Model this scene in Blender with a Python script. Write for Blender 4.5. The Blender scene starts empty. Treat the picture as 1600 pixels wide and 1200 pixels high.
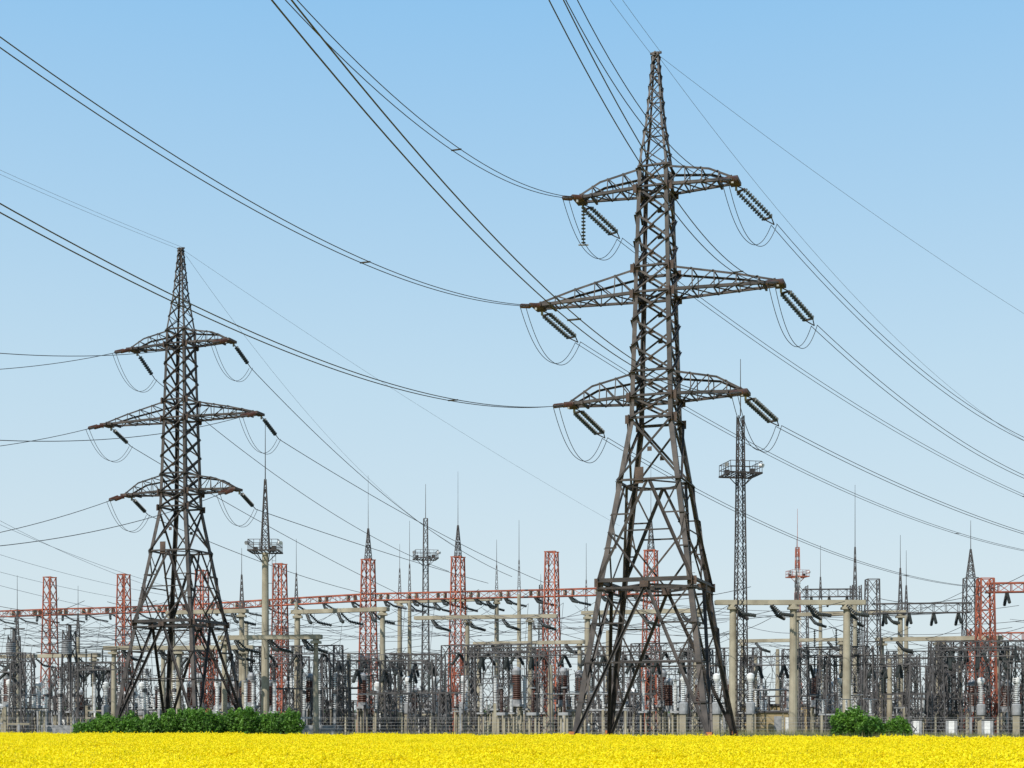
import bpy, math, random
from mathutils import Vector, Matrix
import numpy as np
random.seed(7); np.random.seed(7)
V=Vector
sc=bpy.context.scene
F=2222.2; HZ=1120.0; CH=1.9
# ---------------------------------------------------------------- materials
def mat(name,c1,c2=None,rough=.7,scale=3.0,metal=0.0,objrand=False,trans=0.0,lo=.7,hi=1.2):
    m=bpy.data.materials.new(name); m.use_nodes=True
    nt=m.node_tree; b=nt.nodes["Principled BSDF"]
    b.inputs["Roughness"].default_value=rough; b.inputs["Metallic"].default_value=metal
    if c2 is None: c2=tuple(x*.6 for x in c1)
    tc=nt.nodes.new("ShaderNodeTexCoord"); n=nt.nodes.new("ShaderNodeTexNoise")
    n.inputs["Scale"].default_value=scale; n.inputs["Detail"].default_value=5
    nt.links.new(tc.outputs["Object"],n.inputs["Vector"])
    r=nt.nodes.new("ShaderNodeValToRGB")
    r.color_ramp.elements[0].position=.35; r.color_ramp.elements[1].position=.65
    r.color_ramp.elements[0].color=(*c2,1); r.color_ramp.elements[1].color=(*c1,1)
    nt.links.new(n.outputs["Fac"],r.inputs["Fac"])
    out=r.outputs["Color"]
    if objrand:
        g=nt.nodes.new("ShaderNodeNewGeometry")
        h=nt.nodes.new("ShaderNodeHueSaturation")
        mr=nt.nodes.new("ShaderNodeMapRange"); mr.inputs["To Min"].default_value=lo; mr.inputs["To Max"].default_value=hi
        nt.links.new(g.outputs["Random Per Island"],mr.inputs["Value"])
        nt.links.new(mr.outputs["Result"],h.inputs["Value"])
        nt.links.new(out,h.inputs["Color"]); out=h.outputs["Color"]
    nt.links.new(out,b.inputs["Base Color"])
    if trans>0:
        t=nt.nodes.new("ShaderNodeBsdfTranslucent"); mx=nt.nodes.new("ShaderNodeMixShader")
        mx.inputs[0].default_value=trans
        nt.links.new(out,t.inputs["Color"])
        o=nt.nodes["Material Output"]
        nt.links.new(b.outputs[0],mx.inputs[1]); nt.links.new(t.outputs[0],mx.inputs[2]); nt.links.new(mx.outputs[0],o.inputs[0])
    return m
M={}
M['steel']=mat("weathered_steel",(.062,.050,.044),(.020,.0165,.0155),.6,1.4,.1,True,0,.7,1.3)
M['plate']=mat("rusty_plate",(.095,.062,.048),(.045,.031,.026),.8,2)
M['dark']=mat("dark_painted_steel_hazed",(.105,.097,.095),(.045,.041,.041),.7,1.2,0,True,0,.6,1.4)  # dark paint, base tone lightened to put substation haze into the colour
M['grey']=mat("galvanised_steel",(.34,.345,.35),(.18,.185,.19),.6,2,.1)
M['red']=mat("faded_red_paint",(.42,.115,.06),(.20,.06,.04),.85,.9,0,True,0,.75,1.2)
M['conc']=mat("weathered_concrete",(.38,.34,.25),(.24,.21,.15),.9,.7)
M['porc']=mat("white_porcelain",(.74,.74,.72),(.5,.5,.49),.4,2)
M['brown']=mat("brown_porcelain",(.10,.042,.026),(.06,.026,.018),.4,2)
M['glass']=mat("grey_insulator_glass",(.085,.095,.088),(.035,.042,.04),.45,3)
M['bglass']=mat("dark_insulator_glass",(.052,.06,.056),(.024,.028,.027),.5,3)
M['wire']=mat("aluminium_conductor",(.035,.03,.027),(.02,.018,.016),.7,2)
M['wirel']=mat("light_conductor",(.14,.15,.17),(.1,.1,.12),.6,2)
M['orange']=mat("orange_marker",(.5,.18,.05),(.3,.1,.03),.7,2)
M['white']=mat("white_paint",(.78,.78,.76),(.6,.6,.58),.6,2)
M['yellow']=mat("yellow_paint",(.7,.5,.05),(.6,.4,.04),.6,2)
M['brick']=mat("tan_brick",(.36,.28,.15),(.28,.21,.11),.9,3)
M['window']=mat("window_glass",(.03,.04,.05),(.02,.025,.03),.1,1)
M['leaf']=mat("green_foliage",(.14,.30,.03),(.07,.18,.018),.6,.9,0,True,.38,.55,1.3)
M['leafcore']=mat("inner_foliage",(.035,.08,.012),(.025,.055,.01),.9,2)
M['fartree']=mat("distant_foliage_hazed",(.15,.175,.145),(.12,.135,.115),.9,.3,0,True)  # pale grey-green: haze over the far trees is mixed into the colour
M['petal']=mat("rapeseed_petals",(.93,.82,.002),(.92,.77,.002),.7,.8,0,True,.42,.86,1.06)
M['stem']=mat("rapeseed_stems",(.40,.38,.03),(.30,.30,.03),.8,2,0,True)
M['canopy']=mat("rapeseed_canopy",(.90,.76,.004),(.76,.64,.006),.9,5)
M['cropedge']=mat("rapeseed_stalks",(.24,.26,.04),(.16,.19,.03),.9,3)
M['ground']=mat("grass_ground",(.12,.14,.05),(.17,.14,.08),.95,.25)
M['drygrass']=mat("dry_grass",(.24,.22,.10),(.13,.15,.05),.9,1.5,0,True)
KEYS=list(M.keys()); MI={k:i for i,k in enumerate(KEYS)}
# ---------------------------------------------------------------- mesh builder
class MB:
    def __init__(s): s.v=[]; s.f=[]; s.m=[]
    def add(s,vs,fs,k):
        o=len(s.v); s.v.extend(vs); s.f.extend([tuple(i+o for i in f) for f in fs]); s.m.extend([k]*len(fs))
    def bar(s,p,q,w,k='steel',L=False,a=None,b=None,h=None):
        p=V(p);q=V(q);d=q-p
        if d.length<1e-5: return
        d.normalize()
        u=V(a) if a is not None else (V((0,0,1)) if abs(d.z)<.9 else V((1,0,0)))
        u=u-d*u.dot(d)
        if u.length<1e-4: u=d.orthogonal()
        u.normalize(); v=d.cross(u)
        if b is not None and v.dot(V(b))<0: v=-v
        if L:
            t=w*.2; pr=[(0,0),(w,0),(w,t),(t,t),(t,w),(0,w)]
        else:
            hh=(h or w)/2; pr=[(-hh,-w/2),(hh,-w/2),(hh,w/2),(-hh,w/2)]
        n=len(pr)
        vs=[p+u*x+v*y for x,y in pr]+[q+u*x+v*y for x,y in pr]
        fs=[(i,(i+1)%n,n+(i+1)%n,n+i) for i in range(n)]+[tuple(range(n-1,-1,-1)),tuple(range(n,2*n))]
        s.add(vs,fs,k)
    def rev(s,p,q,prof,k,n=8):
        p=V(p);q=V(q);d=q-p; dn=d.normalized(); u=dn.orthogonal().normalized(); v=dn.cross(u)
        vs=[];fs=[]
        cs=[(math.cos(2*math.pi*i/n),math.sin(2*math.pi*i/n)) for i in range(n)]
        for t,r in prof:
            c=p+d*t
            vs+= [c+u*(r*x)+v*(r*y) for x,y in cs]
        for j in range(len(prof)-1):
            for i in range(n):
                fs.append((j*n+i,j*n+(i+1)%n,(j+1)*n+(i+1)%n,(j+1)*n+i))
        fs.append(tuple(range(n-1,-1,-1))); m=(len(prof)-1)*n; fs.append(tuple(range(m,m+n)))
        s.add(vs,fs,k)
    def tube(s,p,q,r0,r1=None,k='grey',n=8):
        s.rev(p,q,[(0,r0),(1,r0 if r1 is None else r1)],k,n)
    def discs(s,p,q,r,pitch,k='glass',n=8,core=.28):
        L=(V(q)-V(p)).length; c=max(3,int(L/pitch)); prof=[]
        for i in range(c):
            a=i/c; st=1/c
            prof+=[(a,r*core),(a+st*.38,r*core*1.1),(a+st*.5,r),(a+st*.68,r*.92),(a+st*.74,r*core*1.1)]
        prof.append((1,r*core)); s.rev(p,q,prof,k,n)
    def box(s,c,sz,k):
        c=V(c);x,y,z=[t/2 for t in sz]
        vs=[c+V((a*x,b*y,d*z)) for a in(-1,1) for b in(-1,1) for d in(-1,1)]
        s.add(vs,[(0,1,3,2),(4,6,7,5),(0,4,5,1),(2,3,7,6),(0,2,6,4),(1,5,7,3)],k)
    def path(s,pts,r,k='wire',n=5):
        vs=[];fs=[]
        for i,p in enumerate(pts):
            d=(pts[min(i+1,len(pts)-1)]-pts[max(i-1,0)])
            d=d.normalized() if d.length>0 else V((0,1,0))
            u=V((0,0,1)); u=u-d*u.dot(d)
            if u.length<1e-3: u=d.orthogonal()
            u.normalize(); v=d.cross(u)
            for j in range(n):
                a=2*math.pi*j/n; vs.append(p+u*(r*math.cos(a))+v*(r*math.sin(a)))
        for i in range(len(pts)-1):
            for j in range(n):
                fs.append((i*n+j,i*n+(j+1)%n,(i+1)*n+(j+1)%n,(i+1)*n+j))
        s.add(vs,fs,k)
    def mesh(s,name,smooth=False):
        me=bpy.data.meshes.new(name); me.from_pydata([tuple(v) for v in s.v],[],s.f)
        used=sorted(set(s.m),key=lambda k:MI[k]); ix={k:i for i,k in enumerate(used)}
        for k in used: me.materials.append(M[k])
        me.polygons.foreach_set("material_index",[ix[k] for k in s.m])
        if smooth: me.polygons.foreach_set("use_smooth",[True]*len(s.f))
        me.update(); return me
    def obj(s,name,loc=(0,0,0),rz=0,parent=None,smooth=False):
        return place(s.mesh(name,smooth),name,loc,rz,parent)
def place(me,name,loc=(0,0,0),rz=0,parent=None,sc_=None):
    o=bpy.data.objects.new(name,me); sc.collection.objects.link(o)
    o.location=loc; o.rotation_euler=(0,0,rz)
    if sc_: o.scale=sc_
    if parent: o.parent=parent
    return o
# ---------------------------------------------------------------- transmission tower
PHI=math.radians(19)
LX=V((math.cos(PHI),-math.sin(PHI),0)); LY=V((math.sin(PHI),math.cos(PHI),0))
ARMS={'U':(4.75,32.9,34.1),'M':(7.35,26.7,28.2),'L':(5.3,20.6,22.05)}
HW=[(0,4.1),(9.65,2.75),(19.3,1.29),(34.1,.88),(37.3,.47),(40.6,.19),(41.1,.17)]
def hw(z):
    for (a,x),(b,y) in zip(HW,HW[1:]):
        if z<=b: return x+(y-x)*(z-a)/(b-a)
    return HW[-1][1]
CS=[(-1,-1),(1,-1),(1,1),(-1,1)]
def cn(i,z): h=hw(z); c=CS[i%4]; return V((c[0]*h,c[1]*h,z))
def tower_mesh():
    b=MB()
    for i in range(4):
        c=CS[i]
        for z0,z1,w in [(0,9.65,.31),(9.65,19.3,.29),(19.3,26.7,.26),(26.7,34.1,.22),(34.1,37.3,.13),(37.3,41.1,.10)]:
            b.bar(cn(i,z0),cn(i,z1),w,'steel',True,(-c[0],0,0),(0,-c[1],0))
        p=cn(i,0); b.box(p+V((0,0,.1)),(.9,.9,.5),'conc')
        for z in (20.6,26.7,28.2,32.9,19.3,9.65): 
            q=cn(i,z); b.box(q,(.5,.04,.5),'plate'); b.box(q,(.04,.52,.48),'plate')
        q=cn(i,.95); b.box(q,(.34,.34,.2),'orange')
    def fm(k,z): return (cn(k,z)+cn(k+1,z))/2
    def H(z,w):
        for k in range(4): b.bar(cn(k,z),cn(k+1,z),w,'steel',True)
    def X(z0,z1,w):
        for k in range(4):
            nrm=(fm(k,z0)-V((0,0,z0))).normalized()*.03
            b.bar(cn(k,z0)+nrm,cn(k+1,z1)+nrm,w,'steel',True); b.bar(cn(k+1,z0)-nrm,cn(k,z1)-nrm,w,'steel',True)
            if w>.09:
                m=(fm(k,z0)+fm(k,z1))/2; t=(k%2); b.box(m+nrm*1.6,(.26 if not t else .03,.26 if t else .03,.26),'plate')
    zs=[19.3,20.6,22.05,23.6,25.15,26.7,28.2,29.8,31.35,32.9,34.1]
    for a,c in zip(zs,zs[1:]): X(a,c,.115)
    for z in (19.3,20.6,22.05,26.7,28.2,32.9,34.1): H(z,.15)
    for z in (20.6,26.7,32.9): b.bar(cn(0,z),cn(2,z),.1); b.bar(cn(1,z)+V((0,0,.05)),cn(3,z)+V((0,0,.05)),.1)
    zs=[34.1,35.3,36.4,37.4,38.3,39.1,39.8,40.4,40.9]
    for a,c in zip(zs,zs[1:]): X(a,c,.06)
    for z in (36.4,38.3,39.8,40.9): H(z,.06)
    b.bar((-.34,0,41.1),(.34,0,41.1),.11); b.bar((0,-.3,41.05),(0,.3,41.05),.1); b.box((0,0,41.0),(.36,.36,.22),'steel')
    X(15.6,19.3,.13); H(15.6,.14)
    def lerp(p,q,t): return p+(q-p)*t
    def K(ztop,zbot,n,w,w2):
        for k in range(4):
            m=fm(k,ztop)
            for e in (k,k+1):
                low=cn(e,zbot); b.bar(m,low,w,'steel',True)
                for j in range(1,n):
                    t=j/n
                    pi=lerp(m,low,t); pl=cn(e,ztop+(zbot-ztop)*t)
                    b.bar(pi,pl,w2,'steel',True)
                    pl2=cn(e,ztop+(zbot-ztop)*(j-1)/n); b.bar(pi,pl2,w2,'steel',True)
            t=.5; b.bar(lerp(m,cn(k,zbot),t),lerp(m,cn(k+1,zbot),t),w2,'steel',True)
    K(15.6,9.65,3,.16,.09)
    K(9.5,.4,4,.18,.095)
    H(9.65,.25); H(9.25,.13)
    for k in range(4): 
        b.bar(fm(k,9.5),fm(k+1,9.5),.12); b.bar(fm(k,15.6),fm(k+1,15.6),.08)
        b.bar(cn(k,12.6),fm(k,9.65),.1,'steel',True); b.bar(cn(k+1,12.6),fm(k,9.65),.1,'steel',True)
        b.box(fm(k,9.5),(.5,.5,.35),'plate')
    for k in range(4):
        b.bar(cn(k,5),(fm(k,5)*.5+cn(k,5)*.5),.08); 
    h=hw(15.8); b.box((-.55,-h-.06,15.9),(.5,.05,.95),'plate')
    for j in range(60):
        z=2+j*.62
        if z>40: break
        p=cn(1,z); b.bar(p,p+V((.2,0,0)),.025)
    for key,(L,z0,z1) in ARMS.items():
        for sg in (-1,1):
            ha=hw(z0); hb=hw(z1); n=5 if key=='M' else 4
            kf=.5 if key=='M' else .7
            def B(t,s_): return V((sg*(ha+(L-ha)*t), s_*(ha+(.42-ha)*t), z0))
            def T(t,s_):
                tk=.62
                if t<tk: z=z1+(z0+kf*(z1-z0)-z1)*(t/tk)
                else: z=z0+kf*(z1-z0)+(z0+.18-(z0+kf*(z1-z0)))*((t-tk)/(1-tk))
                return V((sg*(hb+(L-hb)*t), s_*(hb+(.42-hb)*t)*.92, z))
            for s_ in (-1,1):
                b.bar(B(0,s_),B(1,s_),.17,'steel',True,(0,0,1),(0,-s_,0))
                b.bar(T(0,s_),T(.62,s_),.12,'steel',True,(0,0,-1),(0,-s_,0)); b.bar(T(.62,s_),T(1,s_),.12,'steel',True,(0,0,-1),(0,-s_,0))
                for j in range(n):
                    t0=j/n;t1=(j+1)/n
                    b.bar(B(t0,s_),T(t1 if j<n-1 else .96,s_),.065,'steel',True)
                    if j>0: b.bar(B(t0,s_),T(t0,s_),.065,'steel',True)
            for j in range(n):
                t0=j/n;t1=(j+1)/n
                b.bar(B(t0,-1),B(t1,1),.06)
                if j%2==0: b.bar(B(t0,1)+V((0,0,.04)),B(t1,-1)+V((0,0,.04)),.06)
                b.bar(B(t1,-1),B(t1,1),.07); b.bar(T(t1,-1),T(t1,1),.06)
            b.box((sg*(L-.1),0,z0+.06),(.6,1.25,.2),'plate')
            b.box((sg*(L-.95),.0,z0+.03),(.12,1.5,.2),'steel')
            for s_ in (-1,1): b.box((sg*(L-.1),s_*.6,z0-.12),(.12,.12,.3),'grey')
    return b.mesh("transmission_tower")
TM=tower_mesh()
T1=place(TM,"transmission_tower",(8.5,84,0),-PHI)
T2=place(TM,"transmission_tower",(-27.7,119,0),-PHI)
def adopt(o,T): o.parent=T; o.matrix_parent_inverse=(Matrix.Translation(T.location)@Matrix.Rotation(-PHI,4,'Z')).inverted()
def tip(T,key,sg,side):
    L,z0,_=ARMS[key]
    return T.location.copy()+LX*(sg*(L-.1))+LY*(side*.55)+V((0,0,z0))
def ray(P0,d,px,py):
    """distance along d and height of the surveyed bearing/elevation in the vertical plane of a span"""
    r=(px-800)/F; s=(r*P0.y-P0.x)/(d.x-r*d.y); y=P0.y+d.y*s
    return s,(HZ-py)/F*y+CH
def fit(P0,d,pts):
    A=[];B=[]
    for px,py in pts:
        s,z=ray(P0,d,px,py); A.append([s,-s*s]); B.append(P0.z-z)
    sol=np.linalg.lstsq(np.array(A),np.array(B),rcond=None)[0]; return float(sol[0]),float(sol[1])
def string(T,P0,P1,kind,double,r=.155,pitch=.2):
    ib=MB(); w=.27 if double else 0; d=(P1-P0); L=d.length; dn=d.normalized(); sd=V((dn.y,-dn.x,0)).normalized()
    A0=P0+dn*.45; B0=P1-dn*.6
    for q in ((-w,w) if double else (0,)):
        ib.bar(P0,A0+sd*q,.05); ib.discs(A0+sd*q,B0+sd*q,r,pitch,kind,10,.22); ib.bar(B0+sd*q,P1,.05)
    if double:
        for c in (A0,B0): ib.bar(c-sd*(w+.05),c+sd*(w+.05),.06,h=.12)
    adopt(ib.obj("insulator_string"),T)
def span(P,d,a,b,S,twin,name,spacers=(),r=.02,n=60,k='wire'):
    sd=V((d.y,-d.x,0)); off=.2 if twin else 0
    def Q(s): return P+V((d.x*s,d.y*s,-(a*s-b*s*s)))
    wb=MB()
    for q in ((-off,off) if twin else (0,)): wb.path([Q(S*i/n)+sd*q for i in range(n+1)],r,k)
    for s in spacers: wb.bar(Q(s)-sd*(off+.05),Q(s)+sd*(off+.05),.055,'wire')
    wb.obj(name,smooth=True)
def jumper(T,A,Bp,depth,twin=True,r=.02):
    jb=MB()
    for q in ((-.17,.17) if twin else (0,)):
        pts=[]
        for i in range(29):
            t=i/28; p=A+(Bp-A)*t; p.z-=depth*(1-abs(2*t-1)**2.2)*(1+.06*(q>0)); pts.append(p+LX*q)
        jb.path(pts,r,'wire')
    adopt(jb.obj("jumper_loop",smooth=True),T)
ND=-LY
near1={('U',-1):[(660,195),(455,0)],('M',-1):[(555,403),(0,66)],('L',-1):[(635,609),(0,325)],
       ('U',1):[(1050,238),(893,0)],('M',1):[(1000,240),(869,0)],('L',1):[(738,347),(440,0)]}
away1={('L',-1):((48,144),(958,690),[(1100,773),(1350,880),(1540,918)]),
       ('M',-1):((55,143),(905,530),[(1080,643),(1200,708),(1600,860)]),
       ('U',-1):((62,142),(978,382),[(1090,470),(1350,640),(1600,775)]),
       ('L',1):((68,137),(1233,675),[(1420,765),(1600,833)]),
       ('M',1):((74,135),(1262,518),[(1420,635),(1600,745)]),
       ('U',1):((80,133),(1200,372),[(1400,548),(1600,686)])}
for key in 'UML':
    for sg in (-1,1):
        P0=tip(T1,key,sg,-1); a,b=fit(P0,ND,near1[(key,sg)])
        sp={('U',-1):(20,),('M',-1):(24.4,),('L',-1):(19,),('L',1):(34,),('M',1):(13,),('U',1):(40,)}[(key,sg)]
        e=2.7/math.sqrt(1+a*a); e1=P0+V((ND.x*e,ND.y*e,-(a*e-b*e*e)))
        string(T1,P0,e1,'brown',True,.14,.17)
        span(e1,ND,a-2*b*e,b,85,True,"power_line_conductor",[s-e for s in sp])
        Q0=tip(T1,key,sg,1); E,se,pts=away1[(key,sg)]; d=V((E[0]-Q0.x,E[1]-Q0.y,0)); S=d.length; d.normalize()
        s,z=ray(Q0,d,*se); 
        sl=(Q0.z-z)/max(s,.5); sl=min(max(sl,.38),.5 if sg>0 else .62); s=3.6/math.sqrt(1+sl*sl)
        e2=Q0+V((d.x*s,d.y*s,-sl*s)); string(T1,Q0,e2,'glass',True,.155,.2)
        a,b=fit(e2,d,pts)
        span(e2,d,a,b,S-s,True,"power_line_conductor",((S-s)*.7,))
        jumper(T1,e1,e2,2.2)
ib=MB(); p=tip(T1,'U',-1,0)+LX*.2; ib.bar(p,p-V((0,0,.3)),.05); ib.discs(p-V((0,0,.3)),p-V((0,0,2.6)),.14,.2,'glass',10,.22); ib.tube(p-V((0.3,0,2.65)),p+V((.3,0,-2.65)),.05,.05,'grey')
adopt(ib.obj("insulator_string"),T1)
away2={('U',1):((0,178),(388,586),[(500,690),(600,768),(690,842)]),('M',1):((4,177),(430,682),[(600,785),(740,860),(840,906)]),('U',-1):((-8,180),(243,598),[(345,680),(480,775),(680,885)]),
       ('L',1):((-3,179),(405,797),[(560,850),(740,905)]),('M',-1):((-13,181),(212,695),[(345,765),(440,845),(600,915)]),('L',-1):((-17,182),(237,803),[(400,875),(560,925)])}
nearY={('U',-1):577,('U',1):552,('M',1):688,('M',-1):697,('L',-1):832,('L',1):853}
for key in 'UML':
    for sg in (-1,1):
        P0=tip(T2,key,sg,-1); b=.0032; s,z=ray(P0,ND,0,nearY[(key,sg)]); a=(P0.z-z+b*s*s)/s; a=min(max(a,.15),.45)
        e=2.2; e1=P0+V((ND.x*e,ND.y*e,-(a*e-b*e*e)))
        string(T2,P0,e1,'brown',True,.16,.19); span(e1,ND,a-2*b*e,b,68,False,"power_line_conductor",r=.026,n=40)
        Q0=tip(T2,key,sg,1); E,se,pts=away2[(key,sg)]; d=V((E[0]-Q0.x,E[1]-Q0.y,0)); S=d.length; d.normalize()
        s,z=ray(Q0,d,*se); sl=(Q0.z-z)/max(s,.5); sl=min(max(sl,.38),.52 if sg>0 else .68); s=3.1/math.sqrt(1+sl*sl)
        e2=Q0+V((d.x*s,d.y*s,-sl*s)); string(T2,Q0,e2,'bglass',False,.19,.22)
        a,b=fit(e2,d,pts)
        span(e2,d,a,b,S-s,False,"power_line_conductor",r=.03)
        jumper(T2,e1,e2,1.9)
def gw(P0,d,a,b,S): span(P0,d,a,b,S,False,"ground_wire",r=.011,n=40,k='wirel')
for T in (T1,T2):
    ap=T.location+V((0,0,41.1))
    for q in (-.3,.3): gw(ap+LX*q,ND,.14 if T is T1 else .1,.0008,88)
A1=T1.location+V((0,0,41.1)); A2=T2.location+V((0,0,41.1))
for A,E,pts in ((A1,(70,140),[(1300,288),(1600,490)]),(A1,(60,140),[(1240,365),(1440,560),(1600,690)]),(A2,(13,172),[(540,560),(930,800)]),(A2,(-6.8,179),[(450,610),(690,840)])):
    d=V((E[0]-A.x,E[1]-A.y,0)); S=d.length; d.normalize(); a,b=fit(A,d,pts); gw(A,d,a,b,S)
# ---------------------------------------------------------------- substation parts
RU=math.radians(-23)
U=V((math.cos(RU),math.sin(RU),0)); W=V((-math.sin(RU),math.cos(RU),0))
def lattice(b,p,q,w0,w1,n,bw,k,leg=None,style='X'):
    p=V(p);q=V(q);d=(q-p).normalized()
    u=V((1,0,0)) if abs(d.z)>.9 else V((0,0,1)); v=d.cross(u)
    def C(i,t):
        w=(w0+(w1-w0)*t)/2; c=CS[i%4]; return p+(q-p)*t+u*(c[0]*w)+v*(c[1]*w)
    leg=leg or bw*1.7
    for i in range(4):
        b.bar(C(i,0),C(i,1),leg,k)
        for j in range(n):
            t0=j/n;t1=(j+1)/n
            if style=='X' or (j+i)%2==0: b.bar(C(i,t0),C(i+1,t1),bw,k)
            if style=='X' or (j+i)%2==1: b.bar(C(i+1,t0),C(i,t1),bw,k)
            if style!='X' or j%2==1: b.bar(C(i,t1),C(i+1,t1),bw,k)
def red_post(h=22.3,spire=0,k='red',w0=2.05,w1=1.2):
    b=MB(); lattice(b,(0,0,0),(0,0,h),w0,w1,12,.07,k,.15)
    b.bar((-.75,-.6,h),(.75,-.6,h),.13,k); b.bar((-.75,.6,h),(.75,.6,h),.13,k)
    if spire:
        lattice(b,(0,0,h),(0,0,h+spire*.5),.7,.12,6,.045,'dark',.075); b.tube((0,0,h+spire*.5),(0,0,h+spire),.045,.02,'dark',5)
        b.tube((0,0,h+spire),(0,0,h+spire*1.35),.025,.015,'dark',5)
    return b
row=[(-79.2,213),(-67.6,208),(-55.7,204),(-43.3,198.5),(-31,190),(-18.4,182),(-6.8,179),(4.9,176),(16.8,172),(28.5,167)]
mp=red_post().mesh("red_lattice_gantry"); mps=red_post(22.0,8).mesh("red_lattice_gantry")
gr=bpy.data.objects.new("red_lattice_gantry",None); sc.collection.objects.link(gr)
for i,(x,y) in enumerate(row[:-1]):
    place(mps if i in (5,6,8) else mp,"post",(x,y,0),RU,gr)
bb=MB()
for (x0,y0),(x1,y1) in zip(row[:-2],row[1:-1]):
    lattice(bb,(x0,y0,17.2),(x1,y1,17.2),.85,.85,9,.06,'red',.14,'Z')
    for t in (.18,.5,.82):
        c=V((x0+(x1-x0)*t,y0+(y1-y0)*t,16.8))
        for s_ in (-1,1):
            m=c+W*(1.1*s_)+U*.9+V((0,0,-.75)); e=m+W*(1.3*s_)+U*1.1+V((0,0,-.25)); bb.discs(c,m,.19,.19,'bglass',6,.45); bb.discs(m,e,.19,.19,'bglass',6,.45)
        for q in (-.5,.5): bb.tube(c+U*(q-.08)+V((0,0,.4)),c+U*(q+.08)+V((0,0,.4)),.42,.42,'conc',10)
bb.obj("beam",parent=gr)
def concrete_gantry(x0,x1,y,z,slope=-.42,posts=(0,1),r=.33,spire=None,oh=.8,nstr=3):
    b=MB(); P0=V((0,0,0)); P1=V((x1-x0,(x1-x0)*slope,0)); d=(P1-P0).normalized(); nn=V((-d.y,d.x,0))
    for t in posts:
        p=P0+(P1-P0)*t
        b.rev(p,p+V((0,0,z+.1)),[(0,r*1.15),(.97,r*.85),(.972,r*1.2),(1,r*1.2)],'conc',12)
        b.box(p+V((0,0,z-.28)),(.95,.95,.22),'conc')
        if spire:
            lattice(b,p+V((0,0,z+.3)),p+V((0,0,z+.3+spire*.55)),.45,.1,6,.04,'dark',.06); b.tube(p+V((0,0,z+.3+spire*.55)),p+V((0,0,z+spire)),.04,.02,'dark',5)
    a=P0-d*oh+V((0,0,z+.25)); c=P1+d*oh+V((0,0,z+.25))
    b.bar(a-nn*.28,c-nn*.28,.2,'conc',h=.42); b.bar(a+nn*.28,c+nn*.28,.2,'conc',h=.42)
    L=(c-a).length; m=int(L/2.2)
    for i in range(m+1): 
        q=a+(c-a)*(i/m); b.bar(q-nn*.35,q+nn*.35,.12,'conc',h=.34)
    for i in range(nstr):
        q=a+(c-a)*((i+.5)/nstr)+V((0,0,-.25))
        for s_ in (-1,1):
            e1=q+nn*(.9*s_)+d*.7+V((0,0,-.85)); e2=e1+nn*(1.2*s_)+d*.9+V((0,0,-.25))
            b.discs(q+nn*.3*s_,e1,.19,.19,'bglass',6,.45); b.discs(e1,e2,.19,.19,'bglass',6,.45)
    o=b.obj("concrete_gantry",(x0,y,0)); return o
concrete_gantry(20.2,30.6,130,12.1,0,(0,.53,1),.36,None,1.6,4)
concrete_gantry(-22.6,-13.3,150,12.7,-.42,(0,1),.30,None,.6,3)
concrete_gantry(-37,-29,155,13,-.3,(0,1),.3,7,.6,3)
concrete_gantry(-8.0,2,160,12.8,-.2,(.3,1.),.28,None,3,4)
concrete_gantry(-27.5,-18.5,136,9.2,-.2,(0,1),.26,None,.5,3)
concrete_gantry(-42,-28,150,8.9,-.1,(0,.5,1),.26,None,1.,4)
concrete_gantry(-15,-2,190,17,-.35,(0,1),.33,8,.6,4)
concrete_gantry(8,19,150,12.6,-.3,(0,1),.3,None,.6,3)
concrete_gantry(33,44,165,13.5,-.35,(0,1),.32,9,.6,3)
concrete_gantry(39,50,150,9.8,-.3,(0,.5,1),.26,None,.6,3)
concrete_gantry(30,42,185,11.5,-.3,(0,1),.3,None,.6,3)
concrete_gantry(-66,-50,175,9,-.3,(0,1),.26,None,.6,3)
concrete_gantry(-4,8,172,10.5,-.3,(0,1),.28,None,.6,3)
for px,D,z,sp in ((463,175,16,6),(640,185,17,8),(811,175,17,7),(916,190,16,7),(1336,160,15,10),(1416,170,14,6),(122,180,12,5),(27,170,11,6),(1282,190,17,6),(385,165,13,0),(1215,170,10,0),(1575,150,9,0),(950,150,11,0),(1180,165,9,0),(860,140,7,0),(1390,150,8,0),(255,165,10,0),(545,160,9,0),(1500,165,10,0)):
    b=MB(); b.rev((0,0,0),(0,0,z),[(0,.34),(1,.22)],'conc',10)
    if sp:
        lattice(b,(0,0,z),(0,0,z+sp*.6),.4,.1,6,.04,'dark',.06); b.tube((0,0,z+sp*.6),(0,0,z+sp*1.3),.04,.02,'dark',5)
    b.obj("lightning_rod_post",((px-800)/F*D,D,0))
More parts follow.
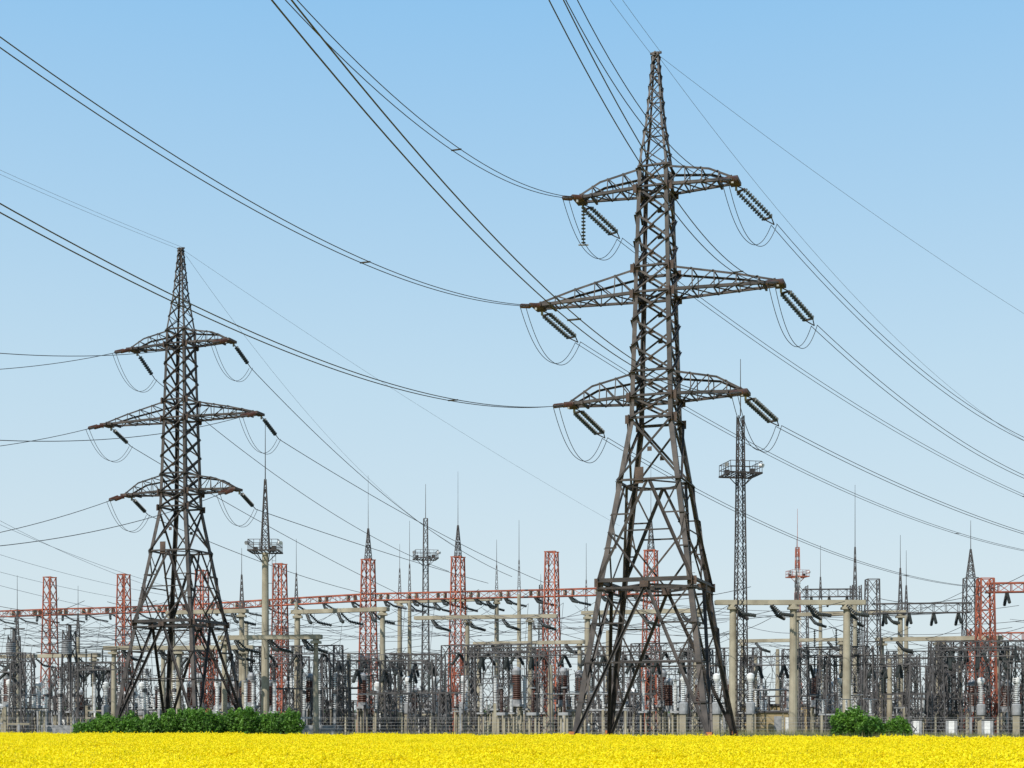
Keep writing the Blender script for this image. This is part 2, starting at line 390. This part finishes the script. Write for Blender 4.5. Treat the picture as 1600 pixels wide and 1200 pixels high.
def steel_gantry(x0,x1,y,z,slope,k='dark',w=1.3,top=0,spire=None,n=2,strs=3,bw=.06,beam=1.0):
    b=MB(); P1=V((x1-x0,(x1-x0)*slope,0)); d=P1.normalized(); nn=V((-d.y,d.x,0))
    for i in range(n):
        p=P1*(i/(n-1)); lattice(b,p,p+V((0,0,z+top)),w*1.15,w*.8,max(5,int((z+top)/1.5)),bw,k,bw*2)
        if spire and i in spire:
            s=spire[i]; lattice(b,p+V((0,0,z+top)),p+V((0,0,z+top+s*.5)),w*.5,.1,6,.045,k,.07); b.tube(p+V((0,0,z+top+s*.5)),p+V((0,0,z+top+s)),.04,.02,k,5)
    lattice(b,V((0,0,z-beam/2)),P1+V((0,0,z-beam/2)),beam,beam,max(6,int(P1.length/1.2)),bw*.85,k,bw*1.7,'Z')
    for i in range(strs):
        q=P1*((i+.5)/strs)+V((0,0,z-beam))
        for s_ in (-1,1):
            e=q+nn*(1.8*s_)+V((0,0,-1.2)); b.discs(q,e,.18,.19,'bglass',6,.45)
    return b.obj("red_steel_gantry" if k=='red' else "steel_lattice_gantry",(x0,y,0))
steel_gantry(38,47.9,150,13.8,-.15,'dark',1.5,2.6,{1:6},2,4)
steel_gantry(47.6,84,143,15.3,-.2,'red',1.6,.5,None,4,9,.08,.9)
steel_gantry(52,66,160,11.3,-.2,'red',1.5,.5,None,2,3,.08,.9)
steel_gantry(39,46,191,19,-.1,'dark',1.5,.5,None,2,3)
random.seed(11)
for x0,x1,y,z in ((-60,-50,150,8.5),(-72,-62,170,9),(-50,-44,160,8),(-27,-18,150,9.3),(-21,-12,160,9),(-12,-7,140,8),(-7,2,150,9.4),(2,9,150,9.2),(-5,4,165,9.5),(8,14,140,8.8),(-16,-8,135,7.2),(-4,3,134,8.4),(30,37,134,7.6),(-54,-47,138,7.0),(10,17,134,8),(40,47,134,8.4),
                  (13,19,150,9.6),(23,30,140,7.8),(29,36,150,9),(36,44,143,7.8),(41,50,138,9.2),(46,56,150,9.8),(44,54,165,9.5),(20,28,165,9.8),(-40,-32,170,9.8),(-35,-26,180,9.5),(5,14,185,10.5),(-20,-10,195,10.5),(-85,-72,180,9)):
    steel_gantry(x0,x1,y,z,random.choice((-.42,-.3,-.1)),'dark',1.1,.0,None,2 if x1-x0<8 else 3,3,.055,.85)
for px,D,z,k in ((305,195,15,'red'),(440,190,14,'red'),(880,150,7,'dark'),(740,150,9.5,'dark'),(790,148,9.5,'dark'),(1085,140,10,'dark'),(1105,150,9,'dark'),(500,145,8,'dark'),(715,160,9,'red'),(1017,150,10,'red'),(845,150,9,'red'),(330,150,9,'red'),(1290,150,9,'dark'),(1470,150,10,'dark'),(22,160,11,'dark'),(108,150,11,'dark')):
    b=MB(); lattice(b,(0,0,0),(0,0,z),1.4,.9,int(z/1.4),.06,k,.11); b.obj("lattice_support_column",((px-800)/F*D,D,0),random.uniform(-.5,0))
for px,py,D in ((22,1016,158),(109,1012,150)):
    b=MB(); z=(HZ-py)/F*D+CH; b.tube((0,0,z-.7),(0,0,z+.7),.5,.5,'grey',16); b.tube((0,0,z+.7),(0,0,z+.85),.4,.4,'dark',12); b.bar((0,0,z+.8),(0,0,z+2.4),.06,'dark'); b.bar((-1.2,1,z+2.4),(1.2,1,z+2.4),.12,'dark'); b.bar((0,0,z+2.4),(0,1,z+2.4),.12,'dark'); b.bar((0,1,0),(0,1,z+2.4),.3,'dark')
    for i in range(6): b.tube((0,0,z-.55+i*.22),(0,0,z-.5+i*.22),.53,.53,'dark',16)
    b.obj("line_trap",((px-800)/F*D,D-1,0))
def platform(b,z,r,k='dark'):
    for zz in (z,z+.55,z+1.05):
        for i in range(4):
            a=CS[i];c=CS[(i+1)%4]; b.bar((a[0]*r,a[1]*r,zz),(c[0]*r,c[1]*r,zz),.05 if zz>z else .14,k)
    for i in range(4):
        a=CS[i];c=CS[(i+1)%4]
        for t in (0,.2,.4,.6,.8):
            x=a[0]*r+(c[0]-a[0])*r*t; y=a[1]*r+(c[1]-a[1])*r*t; b.bar((x,y,z),(x,y,z+1.05),.04,k)
    for i in range(9): x=-r+2*r*i/8; b.bar((x,-r,z-.02),(x,r,z-.02),.08,k)
    for sx in (-1,1): 
        b.bar((sx*r*.9,0,z),(sx*.3,0,z-1.0),.07,k); b.bar((sx*.5*r,-r,z+.0),(sx*.3,0,z-1),.06,k)
        b.rev((sx*(r+.0),-r*.5,z+.85),(sx*(r+.25),-r*.75,z+.72),[(0,.08),(.3,.18),(1,.2)],'white' if sx>0 else 'grey',8)
    for x,y in ((-.9,.5),(.8,-.4),(.5,.7)): b.box((x*r*.8,y*r*.8,z+.3),(.4,.35,.45),'steel')
b=MB(); b.rev((0,0,0),(0,0,18.0),[(0,.42),(1,.31)],'conc',14); platform(b,18.1,1.45,'steel'); lattice(b,(0,0,18.1),(0,0,25.2),.8,.14,9,.05,'steel',.085); b.tube((0,0,25.2),(0,0,31),.055,.025,'steel',6)
for s_ in (-.18,.18): b.bar((.85+s_,0,2),(.85+s_,0,18),.04,'dark')
for i in range(40): b.bar((.67,0,2+i*.4),(1.03,0,2+i*.4),.03,'dark')
for z in range(3,18,3): b.bar((0.2,0,z),(.85,0,z),.05,'dark')
b.obj("floodlight_mast",(-24.2,139.5,0))
def lmast(px,D,zp,zt,zr,k,k2=None):
    b=MB(); 
    if k2:
        n=8
        w=lambda z:1.3-.8*z/zt
        for i in range(n):
            z0=zt*i/n; z1=zt*(i+1)/n
            lattice(b,(0,0,z0),(0,0,z1),w(z0),w(z1),2,.055,k if i%2 else k2,.1)
    else: lattice(b,(0,0,0),(0,0,zt),1.15,.5,int(zt/1.15),.045,k,.09)
    platform(b,zp,1.5,k); b.tube((0,0,zt),(0,0,zr),.05,.025,k,6); b.obj("lattice_floodlight_mast",((px-800)/F*D,D,0),.2)
lmast(1157,130,24.0,29.4,34.6,'steel'); lmast(665,190,23.0,28.4,33,'dark'); lmast(1246,240,25.5,30.5,37,'red','white')
lmast(845,260,18,26,28,'dark')
# --- equipment prototypes
def P_ct():
    b=MB(); 
    for x in (-.35,.35):
        for y in (-.35,.35): b.bar((x,y,0),(x,y,2.6),.14,'conc')
    b.box((0,0,2.7),(1.1,1.1,.2),'grey'); b.tube((0,0,2.8),(0,0,3.2),.5,.5,'grey',14)
    n=12; prof=[]
    for i in range(n): t=i/n; prof+=[(t,.40),(t+.3/n,.52-.006*i),(t+.6/n,.50-.006*i),(t+.9/n,.38)]
    b.rev((0,0,3.2),(0,0,5.4),prof,'brown',14); b.rev((0,0,5.4),(0,0,6.1),[(0,.45),(.5,.47),(.85,.35),(1,.15)],'grey',14); b.bar((0,0,5.9),(.9,0,5.9),.1,'grey'); return b
def P_cb():
    b=MB(); b.box((0,0,.6),(4.6,.5,.9),'grey')
    for x in (-1.7,0,1.7):
        b.box((x,0,1.7),(.25,.25,1.4),'grey'); b.discs((x,0,2.4),(x,0,3.9),.2,.16,'porc',8,.4); b.box((x,0,4.05),(.34,.34,.3),'dark'); b.discs((x,0,4.2),(x,0,5.6),.18,.16,'porc',8,.4); b.tube((x,0,5.6),(x,0,5.8),.16,.12,'grey',8)
    return b
def P_tank():
    b=MB(); b.box((0,0,1),(.6,.6,1.9),'conc'); b.rev((0,0,1.95),(0,0,3.1),[(0,.3),(.1,.42),(.9,.42),(1,.3)],'grey',14); b.discs((0,0,3.1),(0,0,4.9),.26,.17,'porc',10,.5); b.rev((0,0,4.9),(0,0,5.6),[(0,.25),(.3,.34),(.8,.34),(1,.1)],'white',12); return b
def P_disc(k='porc'):
    b=MB()
    for x in (-1.6,1.6):
        for y in (-.3,.3): b.bar((x,y,0),(x,y,2.6),.18,'conc')
    for y in (-.3,.3): b.bar((-2.1,y,2.7),(2.1,y,2.7),.14,'grey')
    for x in (-1.3,0,1.3):
        for y in (-.9,.9):
            b.bar((x,-1.1,2.86),(x,1.1,2.86),.1,'dark'); b.discs((x,y,2.9),(x,y,4.1),.16,.16,k,8,.5); b.box((x,y,4.18),(.18,.18,.12),'dark')
        b.bar((x,-1.0,4.28),(x,1.0,4.28),.07,'grey')
    return b
def P_bus():
    b=MB(); b.bar((0,0,0),(0,0,2.5),.22,'conc'); b.bar((-2.5,0,2.5),(2.5,0,2.5),.16,'grey')
    b.bar((-2.2,0,0),(-2.2,0,2.4),.2,'conc'); b.bar((2.2,0,0),(2.2,0,2.4),.2,'conc')
    for x in (-2.1,0,2.1): b.discs((x,0,2.6),(x,0,4.0),.15,.15,'porc',8,.5); b.tube((x,-3.5,4.1),(x,3.5,4.1),.05,.05,'grey',6)
    return b
def P_vt():
    b=MB(); b.bar((-.3,0,0),(-.3,0,2.2),.18,'conc'); b.bar((.3,0,0),(.3,0,2.2),.18,'conc'); b.box((0,0,2.35),(1,.7,.3),'grey'); b.discs((0,0,2.5),(0,0,3.7),.22,.15,'brown',10,.5); b.discs((0,0,3.7),(0,0,4.9),.18,.15,'brown',10,.5); b.tube((0,0,4.9),(0,0,5.05),.3,.3,'grey',12); return b
def P_sw():
    b=MB(); lattice(b,(0,0,0),(0,0,4.2),.9,.7,4,.05,'dark',.09); b.bar((-1.8,0,4.25),(1.8,0,4.25),.16,'dark')
    for x in (-1.6,0,1.6): b.discs((x,0,4.3),(x,0,6.0),.15,.18,'bglass',8,.4); b.bar((x,0,6),(x+.5,0,6.8),.05,'dark'); b.bar((x,0,6),(x-.5,.4,6.7),.05,'dark')
    return b
def P_fr():
    b=MB()
    for x in (-3,3): lattice(b,(x,0,0),(x,0,7.6),.9,.7,5,.05,'dark',.1)
    lattice(b,(-3,0,7.2),(3,0,7.2),.7,.7,5,.045,'dark',.09,'Z')
    for x in (-2,0,2):
        b.discs((x,0,6.8),(x,0,5.3),.15,.18,'bglass',8,.4); b.discs((x,0,7.6),(x,0,9.0),.13,.18,'bglass',8,.4); b.tube((x,-4,9.05),(x,4,9.05),.04,.04,'dark',5)
    return b
def P_cab():
    b=MB(); b.box((0,0,.15),(1.3,.8,.3),'conc'); b.box((0,0,1.0),(1.0,.6,1.4),'grey'); b.box((0,-.31,1.0),(.48,.03,1.2),'white'); b.box((0,0,1.74),(1.15,.75,.08),'dark'); return b
def P_cap():
    b=MB()
    for x in (-.25,.25): b.bar((x,0,0),(x,0,2.3),.16,'conc')
    b.box((0,0,2.4),(.9,.6,.16),'grey'); b.discs((0,0,2.5),(0,0,3.9),.2,.14,'porc',8,.6); b.discs((0,0,3.95),(0,0,5.4),.2,.14,'porc',8,.6); b.tube((0,0,5.4),(0,0,5.5),.3,.3,'grey',10); b.tube((0,0,5.5),(0,0,6.4),.04,.04,'dark',5); return b
PR=[(P_ct,"instrument_transformer",2.2),(P_cb,"circuit_breaker",3),(P_tank,"voltage_transformer",.8),(P_disc,"disconnector_switch",4.5),(P_bus,"busbar_support",4),(P_vt,"surge_arrester",2.8),(P_sw,"line_disconnector",5),(P_fr,"busbar_portal",2.6),(P_cab,"control_cabinet",1),(P_cap,"coupling_capacitor",3)]
PM=[(f().mesh(nm),nm,w) for f,nm,w in PR]
random.seed(8)
wts=[w for _,_,w in PM]
cnt=0
for ri,D0 in enumerate([132,137,142,147,152,158,164,171,178,186,195,206]):
    x=-.42*D0-6
    while x<.42*D0+6:
        y=D0-.15*x+random.uniform(-1.5,1.5)
        if y>127:
            me,nm,_=random.choices(PM,wts)[0]
            zs_=random.uniform(.82,1.12)
            for k in range(3):
                xx=x+k*2.9
                place(me,nm,(xx,y-k*1.1,0),RU+random.choice((0,math.pi/2))*(nm in("busbar_support",))+random.uniform(-.03,.03),None,(1,1,zs_)); cnt+=1
                if nm in ("circuit_breaker","disconnector_switch","busbar_support","busbar_portal"): break
            x+= (8.5 if k==2 else 5.4)+random.uniform(0,3.0)
        else: x+=3
for px,D in ((807,140),(955,140),(1015,150),(1035,148),(880,142),(838,150),(1275,145),(905,150)): place(PM[0][0],"instrument_transformer",((px-800)/F*D,D,0),RU,None,(1,1,1.12))
for px,D in ((1533,133),(1588,131),(165,150),(222,150),(340,148),(1310,135),(1298,150),(590,150),(15,140),(60,150)): place(PM[2][0],"voltage_transformer",((px-800)/F*D,D,0),RU)
b=MB()
x=-62
while x<62:
    y=128-.12*x; b.bar((x,y,0),(x,y,1.9),.13,'conc'); b.bar((x,y,1.9),(x,y-.25,2.15),.06,'conc'); x+=2.6
for z in (.2,.5,.8,1.1,1.4,1.7,1.85): b.bar((-62,128+.12*62-.1,z),(62,128-.12*62-.1,z),.02,'grey')
b.obj("perimeter_fence")
b=MB()
for i in range(420):
    x=random.uniform(-75,75); y=random.uniform(131,210); h=random.uniform(1.2,3.2)
    b.bar((x,y,0),(x,y,h),random.choice((.14,.2,.26)),random.choice(('conc','conc','grey','dark','white')))
    if random.random()<.5: b.bar((x-1,y,h),(x+1,y,h),.14,random.choice(('grey','conc','dark')))
b.obj("equipment_foundation_posts")
b=MB(); b.box((0,0,1.6),(9,5,3.2),'brick'); b.box((0,0,3.3),(9.4,5.4,.2),'dark')
for x in (-3,0,3): b.box((x,-2.52,1.8),(1.2,.06,1.1),'window'); b.box((x,-2.56,1.2),(1.4,.08,.08),'white')
b.obj("brick_control_building",(31,168,0),RU)
b=MB(); b.box((0,0,1.15),(2.6,2.6,2.3),'brick'); b.box((0,0,2.38),(2.9,2.9,.16),'dark'); b.box((.4,-1.32,1.0),(.9,.06,1.9),'grey'); b.obj("brick_control_building",(24.5,134,0),0)
def ptr():
    b=MB(); b.box((0,0,.3),(6,3.5,.6),'conc'); b.box((0,0,2.1),(4.6,2.2,3),'grey')
    for i in range(14): b.box((-2.1+i*.32,-1.45,2.1),(.08,.65,2.4),'grey'); b.box((-2.1+i*.32,1.45,2.1),(.08,.65,2.4),'grey')
    b.tube((-1.8,.6,4.6),(1.6,.6,4.6),.45,.45,'white',14); b.bar((-1.4,.6,3.6),(-1.4,.6,4.2),.12,'grey'); b.bar((1.2,.6,3.6),(1.2,.6,4.2),.12,'grey')
    for x in (-1.2,0,1.2): b.discs((x,-.5,3.6),(x,-.9,5.6),.24,.14,'brown',10)
    return b.mesh("power_transformer")
tm=ptr()
for p in ((12,158),(-10,168),(44,172),(-48,175)): place(tm,"power_transformer",(p[0],p[1],0),RU)
random.seed(21)
b=MB()
def sag(p,q,s,r=.022,k='wire',n=14):
    p=V(p);q=V(q); pts=[]
    for i in range(n+1):
        t=i/n; c=p+(q-p)*t; c.z-=4*s*t*(1-t); pts.append(c)
    b.path(pts,r,k,4)
for (x0,y0),(x1,y1) in zip(row[:-2],row[1:-1]):
    for t in (.18,.5,.82):
        c=V((x0+(x1-x0)*t,y0+(y1-y0)*t,15.8))
        sag(c-W*2,c-W*30+V((random.uniform(-2,2),0,-3.5)),1.6,.026); sag(c+W*2,c+W*32+V((0,0,-1)),2)
        sag(c-W*2,c-W*4+V((0,0,-9.5)),-.3,.024)
for i in range(190):
    x=random.uniform(-70,62); y=random.uniform(138,200); z=random.choice((7.5,8.8,10,11,12,13.5)); L=random.uniform(9,26)
    d=random.choice((U,U,W,(U*.8-W*.6)))
    sag(V((x,y,z)),V((x,y,z))+d*L+V((0,0,random.uniform(-1.5,1.5))),random.uniform(.5,1.6),.026,random.choice(('wire','wirel','wire')))
for i in range(150):
    x=random.uniform(-62,58); y=random.uniform(135,190)
    sag((x,y,random.uniform(8,9.5)),(x+random.uniform(-2.,2.),y+random.uniform(-2,2),random.uniform(4.4,6)),random.uniform(-.4,.4),.024)
b.obj("substation_busbar_wires",smooth=True)
b=MB()
for y0,z0,y1,z1,r in ((150,28,196,17,.02),(150,26.5,200,17,.02),(160,23,205,17.5,.02),(165,21,208,17,.02),(150,18,188,13,.02),(170,15.5,200,12,.02)):
    sag((-.38*y0-8,y0,z0+1),(random.uniform(-45,-20),y1,z1),2.2,r,'wirel',30)
for z0,z1,x1 in ((18,14,50),(17,13,46),(16.5,13,40)):
    sag((5+random.uniform(0,8),176,17),(x1,150,z1),1.5,.025,'wire',24)
b.obj("incoming_line_conductors",smooth=True)
# ---------------------------------------------------------------- vegetation and ground
def leaf_mass(name,lumps,nleaf,size,k,core,loc=(0,0,0)):
    vs=[];fs=[]
    tot=sum(l[3]*l[4]*l[5] for l in lumps)
    rng=np.random.RandomState(3)
    for (cx,cy,cz,rx,ry,rz) in lumps:
        n=int(nleaf*rx*ry*rz/tot)
        d=rng.normal(size=(n,3)); d/=np.linalg.norm(d,axis=1)[:,None]
        rad=rng.uniform(.72,1.12,n)*(1+.2*np.sin(d[:,0]*7+cx)*np.cos(d[:,2]*6+cy))
        rad*=1+(rng.rand(n)<.04)*rng.uniform(.05,.3,n)
        c=d*rad[:,None]*np.array([rx,ry,rz])+np.array([cx,cy,cz]); c=c[c[:,2]>.05]
        for p in c:
            a=rng.normal(size=3);a/=np.linalg.norm(a); bq=rng.normal(size=3); bq-=a*a.dot(bq); bq/=np.linalg.norm(bq)
            s=size*rng.uniform(.6,1.4); o=len(vs)
            vs+= [tuple(p-a*s),tuple(p+bq*s*.5),tuple(p+a*s),tuple(p-bq*s*.5)]; fs.append((o,o+1,o+2,o+3))
    me=bpy.data.meshes.new(name); me.from_pydata(vs,[],fs); me.materials.append(M[k])
    ob=place(me,name,loc)
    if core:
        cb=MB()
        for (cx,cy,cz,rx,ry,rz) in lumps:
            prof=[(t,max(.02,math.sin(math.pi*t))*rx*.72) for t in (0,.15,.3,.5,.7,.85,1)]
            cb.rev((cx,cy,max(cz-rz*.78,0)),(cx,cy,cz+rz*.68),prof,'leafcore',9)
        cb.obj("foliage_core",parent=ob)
    return ob
rng=random.Random(4)
def bush(name,px0,px1,D,h,n,nl):
    x0=(px0-800)/F*D; x1=(px1-800)/F*D; ls=[]
    for i in range(n):
        t=(i+.5)/n; r=(x1-x0)/n*rng.uniform(.85,1.15); env=.8+.2*math.sin(math.pi*t)
        hh=h*env*rng.uniform(.8,1.1)
        ls.append((x0+(x1-x0)*t,D+rng.uniform(-1,1),hh*.5,r,r*1.1,hh*.52))
    leaf_mass(name,ls,nl,.11,'leaf',True)
bush("shrub",122,250,113,2.0,9,15000); bush("shrub",235,345,112,2.5,8,15000); bush("shrub",330,468,113,2.4,10,17000)
bush("shrub",1310,1364,100,2.25,3,7500); bush("shrub",1380,1420,101,1.9,3,6000)
ls=[]
x=-330
while x<330: ls.append((x,650+rng.uniform(-20,20),rng.uniform(2,4),rng.uniform(6,12),6,rng.uniform(2.5,5))); x+=8
leaf_mass("distant_tree_line",ls,26000,.9,'fartree',True)
b=MB(); b.add([V((-3000,-300,0)),V((3000,-300,0)),V((3000,5000,0)),V((-3000,5000,0))],[(0,1,2,3)],'ground'); b.obj("ground")
rn=np.random.RandomState(9); vs=[];fs=[]
for i in range(34000):
    x=rn.uniform(-48,48); y=rn.uniform(64-.33*x*1,130); h=rn.uniform(.25,.8)+(.25 if 15<x<28 else 0); a=rn.uniform(0,6.28); w=.03; dx=rn.normal(0,.12);dy=rn.normal(0,.12)
    o=len(vs); vs+=[(x-w*math.cos(a),y-w*math.sin(a),0),(x+w*math.cos(a),y+w*math.sin(a),0),(x+dx,y+dy,h)]; fs.append((o,o+1,o+2))
me=bpy.data.meshes.new("dry_grass_verge"); me.from_pydata(vs,[],fs); me.materials.append(M['drygrass']); place(me,"dry_grass_verge")
rf=bpy.data.objects.new("rapeseed_field",None); sc.collection.objects.link(rf)
def edge(x): return 71-.33*x
xs=np.linspace(-75,60,136)
b=MB(); vs=[];fs=[]
ny=40
for x in xs:
    for j in range(ny+1):
        y=8+(edge(x)-8)*j/ny
        vs.append(V((x,y,.79+.04*math.sin(x*.9+y*.5)+.03*math.sin(y*1.7-x*.4))))
for i in range(len(xs)-1):
    for j in range(ny): o=i*(ny+1)+j; fs.append((o,o+ny+1,o+ny+2,o+1))
b.add(vs,fs,'canopy')
for i in range(len(xs)-1):
    p=vs[i*(ny+1)+ny];q=vs[(i+1)*(ny+1)+ny]; b.add([p,q,V((q.x,q.y,0)),V((p.x,p.y,0))],[(0,1,2,3)],'cropedge')
b.obj("crop_canopy",parent=rf)
def patch(seed,n,fl):
    r=np.random.RandomState(seed); vs=[];fs=[];mi=[]
    for i in range(n):
        x,y=r.uniform(-1.1,1.1,2); z=.9+r.normal(0,.035)+.035*math.sin(x*5+seed)*math.cos(y*4); lean=r.normal(0,.05,2)
        if r.rand()<.04: z+=.08
        o=len(vs); w=.005
        vs+=[(x-w,y,.7),(x+w,y,.7),(x+lean[0]+w,y+lean[1],z-.04),(x+lean[0]-w,y+lean[1],z-.04)]; fs.append((o,o+1,o+2,o+3)); mi.append(1)
        for k in range(fl):
            t=r.uniform(0,1); c=np.array([x+lean[0],y+lean[1],z-.11*t])+r.normal(0,.014+.026*t,3)
            a=r.normal(size=3);a[2]*=.6;a/=np.linalg.norm(a); q=np.cross(a,r.normal(size=3)); q/=np.linalg.norm(q)
            s=r.uniform(.015,.028); o=len(vs)
            vs+=[tuple(c-a*s),tuple(c-q*s),tuple(c+a*s),tuple(c+q*s)]; fs.append((o,o+1,o+2,o+3)); mi.append(0)
    me=bpy.data.meshes.new("flower_patch"); me.from_pydata(vs,[],fs); me.materials.append(M['petal']); me.materials.append(M['stem']); me.polygons.foreach_set("material_index",mi); return me
pm=[patch(s,620,12) for s in (1,2,3,4)]
y=16.0
while y<100:
    hwid=.40*y+5
    x=-hwid
    while x<hwid:
        if y<edge(x)-.3:
            place(random.choice(pm),"flower_patch",(x+random.uniform(-.2,.2),y+random.uniform(-.2,.2),random.uniform(-.05,.07)),random.choice((0,1,2,3))*math.pi/2+random.uniform(-.3,.3),rf,(1,1,random.uniform(.97,1.05)))
        x+=1.95
    y+=1.95
# ---------------------------------------------------------------- light, sky, camera
el=math.radians(46); az=math.radians(-145)
sv=V((math.sin(az)*math.cos(el),math.cos(az)*math.cos(el),math.sin(el)))
sun=bpy.data.lights.new("sun","SUN"); sun.energy=5.0; sun.angle=math.radians(.53); sun.color=(1,.95,.87)
so=bpy.data.objects.new("sun",sun); sc.collection.objects.link(so); so.rotation_euler=(-sv).to_track_quat('-Z','Y').to_euler()
w=bpy.data.worlds.new("World"); sc.world=w; w.use_nodes=True
nt=w.node_tree; bg=nt.nodes["Background"]
sk=nt.nodes.new("ShaderNodeTexSky"); sk.sky_type='NISHITA'; sk.sun_disc=False; sk.sun_elevation=el; sk.sun_rotation=az%(2*math.pi)
sk.air_density=1.0; sk.dust_density=.8; sk.ozone_density=1.0
tc=nt.nodes.new("ShaderNodeTexCoord"); sx=nt.nodes.new("ShaderNodeSeparateXYZ"); rp=nt.nodes.new("ShaderNodeValToRGB")
nt.links.new(tc.outputs["Generated"],sx.inputs[0]); nt.links.new(sx.outputs["Z"],rp.inputs["Fac"])
S=.12
stops=[(0,(.70,.79,.82)),(.1,(.655,.785,.855)),(.23,(.545,.745,.885)),(.33,(.43,.675,.895)),(.45,(.30,.59,.90)),(1,(.12,.28,.57))]
cr=rp.color_ramp; cr.elements[0].position=0; cr.elements[1].position=1
for p,_ in stops[1:-1]: cr.elements.new(p)
for e,(p,c) in zip(cr.elements,stops): e.position=p; e.color=(c[0]/S,c[1]/S,c[2]/S,1)
mx=nt.nodes.new("ShaderNodeMix"); mx.data_type='RGBA'; mx.inputs[0].default_value=.9
nt.links.new(sk.outputs[0],mx.inputs[6]); nt.links.new(rp.outputs[0],mx.inputs[7]); nt.links.new(mx.outputs[2],bg.inputs[0]); bg.inputs[1].default_value=S
cam=bpy.data.cameras.new("camera"); co=bpy.data.objects.new("camera",cam); sc.collection.objects.link(co)
co.location=(0,0,CH); co.rotation_euler=(math.pi/2,0,0); cam.lens=50; cam.sensor_width=36; cam.shift_y=(HZ-600)/1600; cam.clip_end=8000; cam.clip_start=.1
sc.camera=co
sc.view_settings.view_transform='Standard'; sc.view_settings.look='None'; sc.view_settings.exposure=0
print('equipment',cnt,'objects',len(bpy.data.objects))
